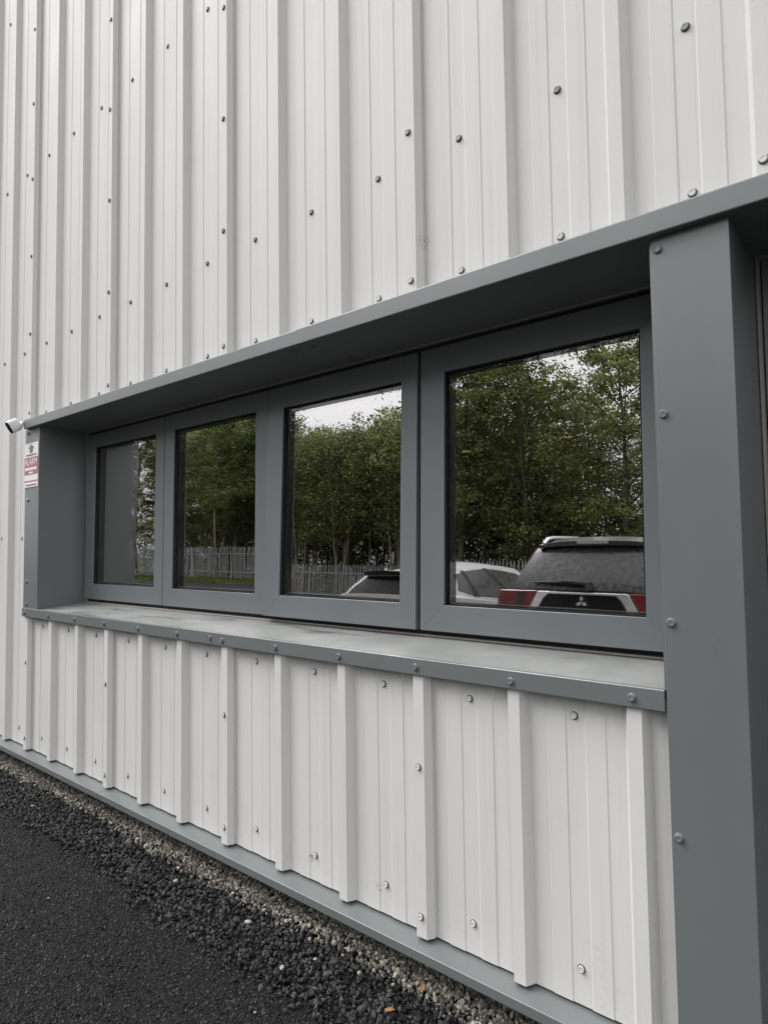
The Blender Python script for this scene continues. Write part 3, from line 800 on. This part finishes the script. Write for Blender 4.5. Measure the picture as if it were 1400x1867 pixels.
            for k in range(20):
                a0, a1 = math.pi * (k / 20) * 1.16 - .25, math.pi * ((k + 1) / 20) * 1.16 - .25
                vs = []
                for a in (a0, a1):
                    for rr in (R_ * 1.06, R_ * 1.22):
                        for xx in (Wd - .16, Wd + .012): vs.append((s_ * xx, yc + rr * math.cos(a), R_ + rr * math.sin(a)))
                ar.add(vs, [(0, 1, 3, 2), (4, 6, 7, 5), (0, 4, 5, 1), (2, 3, 7, 6), (1, 5, 7, 3), (0, 2, 6, 4)])
            ar.build('wheel_arch', 'plastic', t)
        for s_ in (1, -1): pass
    # --- lower trim, bumper, lamps, mirrors
    MB().box(-Wd * .80, Wd * .80, -.10, .028, .30, .52).build('rear_bumper', p['bumper'], t, bevel=.03)
    MB().box(-Wd * .72, Wd * .72, -L - .02, -L + .10, .28, .50).build('front_bumper', p['bumper'], t, bevel=.03)
    MB().box(-.26, .26, .010, .034, p['plate_z'], p['plate_z'] + .11).build('number_plate', 'plate', t)
    for s_ in (1, -1):
        MB().box(min(s_ * Wd * .50, s_ * Wd * .86), max(s_ * Wd * .50, s_ * Wd * .86), -L + .02, -L + .16, hood - .30, hood - .16).build('headlight', 'lamp_clear', t, bevel=.03)
        mir = MB(); ym = yfb + .34
        mir.box(min(s_ * Wd * .98, s_ * (Wd + .19)), max(s_ * Wd * .98, s_ * (Wd + .19)), ym - .07, ym + .05, topz(ym) - .02, topz(ym) + .13)
        mir.build('door_mirror', paint, t, bevel=.03)
        for yy in p['handles']: MB().box(min(s_ * Wd * .985, s_ * (Wd + .022)), max(s_ * Wd * .985, s_ * (Wd + .022)), yy - .10, yy + .10, belt(.4) - .14, belt(.4) - .115).build('door_handle', paint, t, bevel=.006)
    return t, dict(rear=rear, side=side, patch=patch, width=width, topz=topz, roof=roof, body=body, rw=rw, Wd=Wd)

suv_p = dict(L=4.69, W=1.81, H=1.68, belt=lambda u: 1.135 - .10 * u, hood=1.02, cowl=.68, rtaper=.045, yrb=-.06, yrt=-.40, yfb=-3.45, yft=-2.55, wt=.645,
             roof=lambda q: 1.600 + .055 * math.sin(min(1, q * 1.35) * math.pi * .62), bulge=.055, rp=1.2,
             rear_win=[(.065, .03), (.935, .03), (.90, .86), (.10, .86)],
             side_wins=[[(.045, .10), (.20, .07), (.20, .86), (.12, .84)], [(.225, .07), (.53, .07), (.53, .88), (.225, .87)], [(.56, .07), (.95, .07), (.92, .86), (.56, .88)]],
             pillars=[[(.20, .05), (.225, .05), (.225, .9), (.20, .9)], [(.53, .05), (.56, .05), (.56, .9), (.53, .9)]],
             wheels=(-.92, -3.59), tyre=.35, bumper='plastic', plate_z=.70, handles=(-1.5, -2.5))
suv, S = car('parked_suv', 'black SUV with red tail lamps and chrome tailgate strip parked tail to the wall', 'car', (-1.19, -3.49, 0), suv_p, 'paint_black', 'paint_black')
def stuck(poly, y0, y1, name, mat, par, **k): return MB().prism(poly, y0, y1, 'y').build(name, mat, par, **k)
tg = stuck([(-.60, .70), (.60, .70), (.60, 1.128), (-.60, 1.128)], -.05, .020, 'tailgate', 'paint_black', suv, bevel=.012)
for s_ in (1, -1):
    li = stuck([(s_ * .432, 1.132), (s_ * .845, 1.128), (s_ * .875, 1.04), (s_ * .868, .945), (s_ * .535, .945)], -.13, .026, 'tail_lamp', 'tail_red', suv, bevel=.012)
    for zz_ in (.985, 1.02, 1.055): MB().box(min(s_ * .56, s_ * .86), max(s_ * .56, s_ * .86), .0255, .0285, zz_, zz_ + .006).build('lamp_bar', 'tail_dark', li)
    stuck([(s_ * .60, .965), (s_ * .66, .965), (s_ * .66, 1.11), (s_ * .55, 1.11)], .0258, .0275, 'lamp_inset', 'tail_dark', li)
# chrome strip: a shallow arch over a gloss black panel
outer = [(-.528, .945), (-.424, 1.130), (.424, 1.130), (.528, .945)]
inner = [(-.430, .945), (-.365, 1.060), (-.315, 1.102), (.315, 1.102), (.365, 1.060), (.430, .945)]
cs = stuck(outer + inner[::-1], .018, .044, 'chrome_strip', 'chrome', suv, bevel=.009)
stuck(inner, .016, .030, 'gloss_panel', 'black_gloss', suv)
eb = MB()
def rhomb(cx_, cz_, ang, Ln=.060, Wh=.035):
    d1 = Vector((math.sin(ang), math.cos(ang))); d2 = Vector((math.cos(ang), -math.sin(ang)))
    c = Vector((cx_, cz_)); q = [c, c + d1 * Ln * .5 + d2 * Wh * .5, c + d1 * Ln, c + d1 * Ln * .5 - d2 * Wh * .5]
    eb.prism([tuple(v) for v in q], .030, .038, 'y')
for a in (0, 2 * math.pi / 3, -2 * math.pi / 3): rhomb(0, 1.040, a)
eb.build('emblem', 'chrome', suv, bevel=.002)
P_ = S['rear']
sp = MB()
def spoil(u, v):
    b = P_(.03 + .94 * u, .90); q6 = 1 - .55 * (2 * u - 1) ** 6; q2 = .03 * (2 * u - 1) ** 2
    yy, zz_ = ((.050, -.008), (.082, .004), (.080, .046), (-.14, .098))[round(v * 3)]
    return b + Vector((0, yy - q2, zz_ * q6))
sp.grid(spoil, 16, 3)
sp.grid(lambda u, v: P_(.03 + .94 * u, .90) + Vector((0, -.06 + (.113 - .03 * (2 * u - 1) ** 2) * v, -.007)), 16, 2)
spo = sp.build('roof_spoiler', 'paint_black', suv, smooth=0.6, weld=True)
bp = P_(.5, .90)
MB().box(-.15, .15, bp.y + .070, bp.y + .086, bp.z + .014, bp.z + .040).build('brake_lamp', 'lamp_clear', spo, bevel=.004)
wp = MB(); q0 = P_(.46, .06); q1 = P_(.80, .14)
for a, b_, w0, w1 in ((P_(.55, .02), P_(.535, .14), .04, .036), (P_(.545, .15), P_(.36, .19), .030, .026), (P_(.40, .18), P_(.16, .17), .024, .008)):
    o1 = Vector((0, .030, 0)); wp.tube([a + o1, b_ + o1], [w0, w1], 8)
wp.build('rear_wiper', 'plastic', suv)
for s_ in (1, -1):
    pts = [S['side'](s_)(tt, 1.0) + Vector((-s_ * .03, 0, dz)) for tt, dz in ((.0, .005), (.05, .05), (.12, .062), (.4, .066), (.68, .062), (.78, .01))]
    MB().tube(pts, [.012, .020, .020, .019, .018, .012], 8).build('roof_rail', 'chrome', suv, smooth=0.9)

hat_p = dict(L=4.36, W=1.79, H=1.46, belt=lambda u: 1.05 - .26 * u if u < .5 else .92 - .08 * (u - .5), hood=.89, cowl=.70, rtaper=.10, yrb=-.10, yrt=-.30, yfb=-3.30, yft=-2.20, wt=.58,
             roof=lambda q: 1.295 + .11 * math.sin(min(1, q * 1.2) * math.pi * .66) - .05 * max(0, q - .75), bulge=.07, rp=1.0, rear_glass='car_glass_dark', side_glass='car_glass_side',
             rear_win=[(.03, .06), (.97, .06), (.94, .88), (.06, .88)],
             side_wins=[[(.10, .22), (.20, .07), (.22, .84), (.15, .80)], [(.235, .07), (.50, .07), (.47, .90), (.25, .87)], [(.54, .07), (.96, .07), (.88, .84), (.51, .90)]],
             pillars=[[(.20, .05), (.235, .05), (.25, .90), (.22, .90)], [(.50, .05), (.54, .05), (.51, .92), (.47, .92)]],
             wheels=(-.80, -3.44), tyre=.34, bumper='plastic', plate_z=.62, handles=(-1.35, -2.30))
hat, Hs = car('parked_hatchback', 'white hatchback with dark rear window parked beside the black SUV', 'car', (-3.80, -3.78, 0.0), hat_p, 'paint_white', 'paint_white')
for s_ in (1, -1):
    stuck([(s_ * .40, .935), (s_ * .80, .975), (s_ * .83, .92), (s_ * .82, .85), (s_ * .62, .88)], -.16, .022, 'tail_lamp', 'tail_dark', hat, bevel=.012)
P_ = Hs['rear']
sp = MB(); sp.grid(lambda u, v: P_(.04 + .92 * u, .90) + Vector((0, .10 - .04 * (2 * u - 1) ** 2 - .02 * (1 - v), .01 + .05 * v)), 16, 2)
sp.grid(lambda u, v: P_(.04 + .92 * u, .90) + Vector((0, -.12 + (.22 - .04 * (2 * u - 1) ** 2) * v, .06)), 16, 2)
sp.grid(lambda u, v: P_(.04 + .92 * u, .90) + Vector((0, -.06 + (.14 - .04 * (2 * u - 1) ** 2) * v, .009)), 16, 2)
sp.build('roof_spoiler', 'paint_black', hat, smooth=0.6, weld=True)

# ------------------------------------------------------------------ palisade fence
FY = -19.4; FZ = gz(FY)
fence = thing('palisade_fence', 'grey steel palisade fence along the far side of the car park', 'fence', (-25, FY, FZ))
def pale_mesh():
    pts = [(-.027, .0), (-.013, .016), (0, .006), (.013, .016), (.027, 0)]; th = .004
    m = MB(); n_ = len(pts); vs = []
    tops = [1.70, 1.76, 1.80, 1.76, 1.70]
    for (x, y), tz in zip(pts, tops):
        vs += [(x, y, .05), (x, y, tz), (x, y + th, .05), (x, y + th, tz)]
    f = []
    for i in range(n_ - 1):
        a, b = 4 * i, 4 * i + 4
        f += [(a, b, b + 1, a + 1), (a + 2, a + 3, b + 3, b + 2), (a + 1, b + 1, b + 3, a + 3)]
    f += [(0, 1, 3, 2), (16, 18, 19, 17)]
    m.add(vs, f); return m
PALE = pale_mesh().mesh('pale', 'galv')
x = -28.0 + 25 - 25; n = 0
px0 = -52.0
for i in range(300):
    o = link('pale', PALE, fence, (px0 + i * .155 + 25, 0, rnd.uniform(-.012, .012))); o.rotation_euler = (rnd.uniform(-.006, .006), rnd.uniform(-.02, .02), 0)
base = pale_mesh(); rest = MB()
for i in list(range(-120, 0)) + list(range(300, 430)): rest.add([(v[0] + px0 + i * .155 + 25, v[1], v[2]) for v in base.v], base.f)
tag(rest.build('far_pales', 'galv', fence), kind='stuff')
for z in (.42, 1.42):
    MB().prism([(-.045, z), (-.039, z), (-.039, z - .045), (-.002, z - .045), (-.002, z - .05), (-.045, z - .05)], px0 - 18.6 + 25, px0 + 66.6 + 25, 'x').build('rail', 'galv', fence)
for i in range(-6, 26): MB().box(px0 + i * 2.75 + 25 - .03, px0 + i * 2.75 + 25 + .03, -.10, -.047, -.4, 1.62).build('post', 'galv', fence)

# ------------------------------------------------------------------ grass verge
n = 26000
gx = npr.uniform(-58, 8, n); gy = npr.uniform(-22.5, -15.45, n)
h = npr.uniform(.05, .16, n) * (1 + .5 * np.sin(gx * 1.7) * np.sin(gy * 2.3)); a = npr.uniform(0, math.pi, n); wd = npr.uniform(.02, .05, n)
gzv = np.array([gz(v) for v in gy]) - .012
dx, dy = np.cos(a) * wd, np.sin(a) * wd; lx, ly = npr.normal(0, .05, n), npr.normal(0, .05, n)
V = np.stack([np.stack([gx - dx, gy - dy, gzv], 1), np.stack([gx + dx, gy + dy, gzv], 1), np.stack([gx + lx, gy + ly, gzv + h], 1)], 1).reshape(-1, 3)
tag(link('grass_verge', raw_mesh('grass_verge', V, np.arange(3 * n).reshape(-1, 3), 'grass', np.repeat(npr.uniform(0, 1, n), 3))), kind='stuff')

# ------------------------------------------------------------------ trees
def tree_meshes(seed, H, R0, base_h, nlimb, nleaf, leaf, trunk_r, stems=1, droop=.2):
    r = random.Random(seed); g = np.random.default_rng(seed)
    tr = MB(); tips = []
    for s in range(stems):
        bx, by = (0, 0) if stems == 1 else (r.uniform(-.5, .5), r.uniform(-.5, .5))
        lean = Vector((r.uniform(-.9, .9), r.uniform(-.9, .9), 0)) * (.6 if stems == 1 else 1.0)
        pts = []; rad = []
        for i in range(9):
            q = i / 8
            pts.append(Vector((bx, by, 0)) + lean * q ** 1.4 + Vector((r.uniform(-.08, .08), r.uniform(-.08, .08), H * .93 * q))); rad.append(trunk_r * (1 - .88 * q) * (1.35 if i == 0 else 1))
        tr.tube(pts, rad, 7)
        for k in range(nlimb):
            q = base_h + (1 - base_h) * (k + r.random()) / nlimb * .97
            i = min(7, int(q * 8)); p0 = pts[i].lerp(pts[i + 1], q * 8 - i)
            hh = (q - base_h) / (1 - base_h)
            reach = R0 * (math.sin(math.pi * (.16 + .80 * hh)) ** .75) * r.uniform(.65, 1.15)
            az = k * 2.4 + r.uniform(-.5, .5)
            dirv = Vector((math.cos(az), math.sin(az), r.uniform(.25, .75) + .5 * hh))
            p1 = p0 + dirv * reach * .55 + Vector((0, 0, .1)); p2 = p0 + dirv * reach * .9 - Vector((0, 0, droop * reach * .3)) + Vector((r.uniform(-.3, .3), r.uniform(-.3, .3), 0))
            tr.tube([p0, p1, p2], [trunk_r * .32 * (1 - .5 * hh), trunk_r * .18 * (1 - .5 * hh), .012], 5)
            for w_ in (.35, .55, .75, .92, 1.0, 1.12):
                c = (p0.lerp(p1, w_ / .6) if w_ < .6 else p1.lerp(p2, (w_ - .6) / .4))
                tips.append((c, .42 + .42 * reach / R0))
        tips.append((pts[-1] + Vector((0, 0, .1)), .5)); tips.append((pts[-1] + Vector((0, 0, .55)), .28)); tips.append((pts[-2], .6))
    sub = []
    for c, s_ in tips:
        for _ in range(3): sub.append((c + Vector((r.gauss(0, 1) * s_ * .75, r.gauss(0, 1) * s_ * .75, r.gauss(0, .6) * s_ * .75)), s_ * r.uniform(.35, .7)))
    per = max(6, nleaf // len(sub)); N = per * len(sub)
    cen = np.repeat(np.array([c[:] for c, _ in sub]), per, 0); sz = np.repeat(np.array([s_ for _, s_ in sub]), per)
    tone = np.clip(np.repeat(g.uniform(0, 1, len(sub)), per) * .75 + g.uniform(0, .25, N), 0, 1)
    pos = cen + g.normal(0, 1, (N, 3)) * sz[:, None] * np.array([.56, .56, .30])
    pos[:, 2] = np.maximum(pos[:, 2], .25)
    ln = leaf * g.uniform(.6, 1.3, N); d1 = g.normal(0, 1, (N, 3)); d1[:, 2] = d1[:, 2] * .45 - droop; d1 /= np.linalg.norm(d1, axis=1)[:, None]
    up_ = g.normal(0, .65, (N, 3)); up_[:, 2] += 1.0; d2 = np.cross(d1, up_); d2 /= np.linalg.norm(d2, axis=1)[:, None]
    a_ = d1 * ln[:, None]; b_ = d2 * (ln * .27)[:, None]
    V = np.stack([pos - a_ * .5, pos - a_ * .05 + b_, pos + a_ * .5, pos - a_ * .05 - b_], 1).reshape(-1, 3)
    crown = raw_mesh('crown', V, np.arange(4 * N).reshape(-1, 4), 'leaf', np.repeat(tone, 4))
    return tr, crown
VAR = {}
def variant(key, bark, *a, **k):
    tr, cr = tree_meshes(*a, **k); VAR[key] = (tr.mesh('trunk', bark, smooth=0.9), cr)
variant('broad1', 'bark', 3, 10.6, 3.3, .20, 24, 20000, .15, .17, droop=.35)
variant('broad2', 'bark', 5, 10.2, 3.0, .16, 22, 20000, .145, .15, stems=2, droop=.25)
variant('bushy', 'bark_pale', 8, 9.0, 2.7, .34, 20, 15000, .14, .085, stems=4, droop=.1)
variant('shrub', 'bark', 21, 3.8, 2.0, .05, 16, 7000, .17, .05, stems=3, droop=.1)
variant('thin', 'bark_pale', 9, 10.4, 1.9, .46, 14, 8000, .15, .075, droop=.2)
variant('thin2', 'bark', 12, 11.0, 2.0, .36, 16, 9000, .15, .085, droop=.2)
variant('pale_stem', 'bark_pale', 14, 9.4, 2.4, .42, 16, 9500, .15, .085, droop=.3)
def tree(key, x, y, rz, s, label, group):
    t = thing('tree', label, 'tree', (x, y, gz(y) - .03), rz, group); t.scale = (s, s, s)
    tk, cr = VAR[key]; link('trunk', tk, t); link('crown', cr, t); return t
G1 = 'trees along the palisade fence'; G2 = 'slender trees in the wood behind the fence'
for key, x, y, rz, s, lab in (
    ('broad1', -7.2, -21.6, .3, 1.00, 'broad drooping tree behind the black SUV and the fence'),
    ('broad2', -10.9, -21.9, 1.2, 1.02, 'twin stemmed leafy tree behind the gap between the two cars'),
    ('broad1', -14.4, -21.4, 2.6, 1.04, 'broad leafy tree with sky gaps near its trunk, just left of the twin stemmed one'),
    ('broad2', -3.6, -22.0, 3.9, .98, 'leafy tree behind the fence at the right end of the rightmost pane'),
    ('bushy', -18.2, -22.2, .5, .935, 'bushy many stemmed tree right of the middle of the third pane'),
    ('bushy', -21.7, -21.5, 2.2, .925, 'bushy tree with a rounded top in the middle of the third pane'),
    ('bushy', -25.3, -21.8, 4.0, .925, 'bushy tree with loose twiggy top at the left of the third pane'),
    ('pale_stem', -28.3, -18.7, 1.0, 1.0, 'pale stemmed young tree standing on the grass in front of the fence'),
    ('broad2', -32.0, -22.4, 5.0, 1.10, 'tall dense tree behind the fence at the left of the second pane'),
    ('broad1', -29.6, -23.0, 3.3, 1.10, 'tall dense tree behind the pale stemmed young tree'),
    ('broad1', -39.8, -20.9, .9, 1.0, 'open leafy tree with long branches against the sky in the first pane'),
    ('broad1', .8, -22.0, 5.4, 1.0, 'leafy tree behind the right end of the fence'),
    ('broad2', -47.5, -21.8, 1.7, 1.05, 'leafy tree beyond the last tree seen in the first pane')):
    tree(key, x, y, rz, s, lab, G1)
i = 0
for row, (yy, n_, sp) in enumerate(((-23.2, 22, 1.25), (-25.6, 20, 1.6), (-28.6, 18, 2.1))):
    for k in range(n_):
        xx = -40.5 + k * sp + rnd.uniform(-.5, .5) - row * 1.5
        tree(('thin', 'thin2')[(k + row) % 2], xx, yy + rnd.uniform(-.7, .7), rnd.uniform(0, 6), (rnd.uniform(.88, 1.06) + .03 * row) * (1.0 if xx < -33 - 4 * row else .92), 'slender bare stemmed tree in the dark wood behind the palisade fence', G2)
for k in range(26):
    tree('shrub', -47 + k * 1.95 + rnd.uniform(-.5, .5), -26.6 - (k % 2) * 2.2 + rnd.uniform(-.6, .6), rnd.uniform(0, 6), rnd.uniform(.9, 1.25), 'dark leafy shrub under the slender trees behind the palisade fence', 'shrubs under the trees')
for k in range(9):
    tree('bushy', -44 + k * 6.1 + rnd.uniform(-.8, .8), -31.5 + rnd.uniform(-.8, .8), rnd.uniform(0, 6), .95, 'bushy tree at the back of the wood behind the palisade fence', 'bushy trees at the back of the wood')
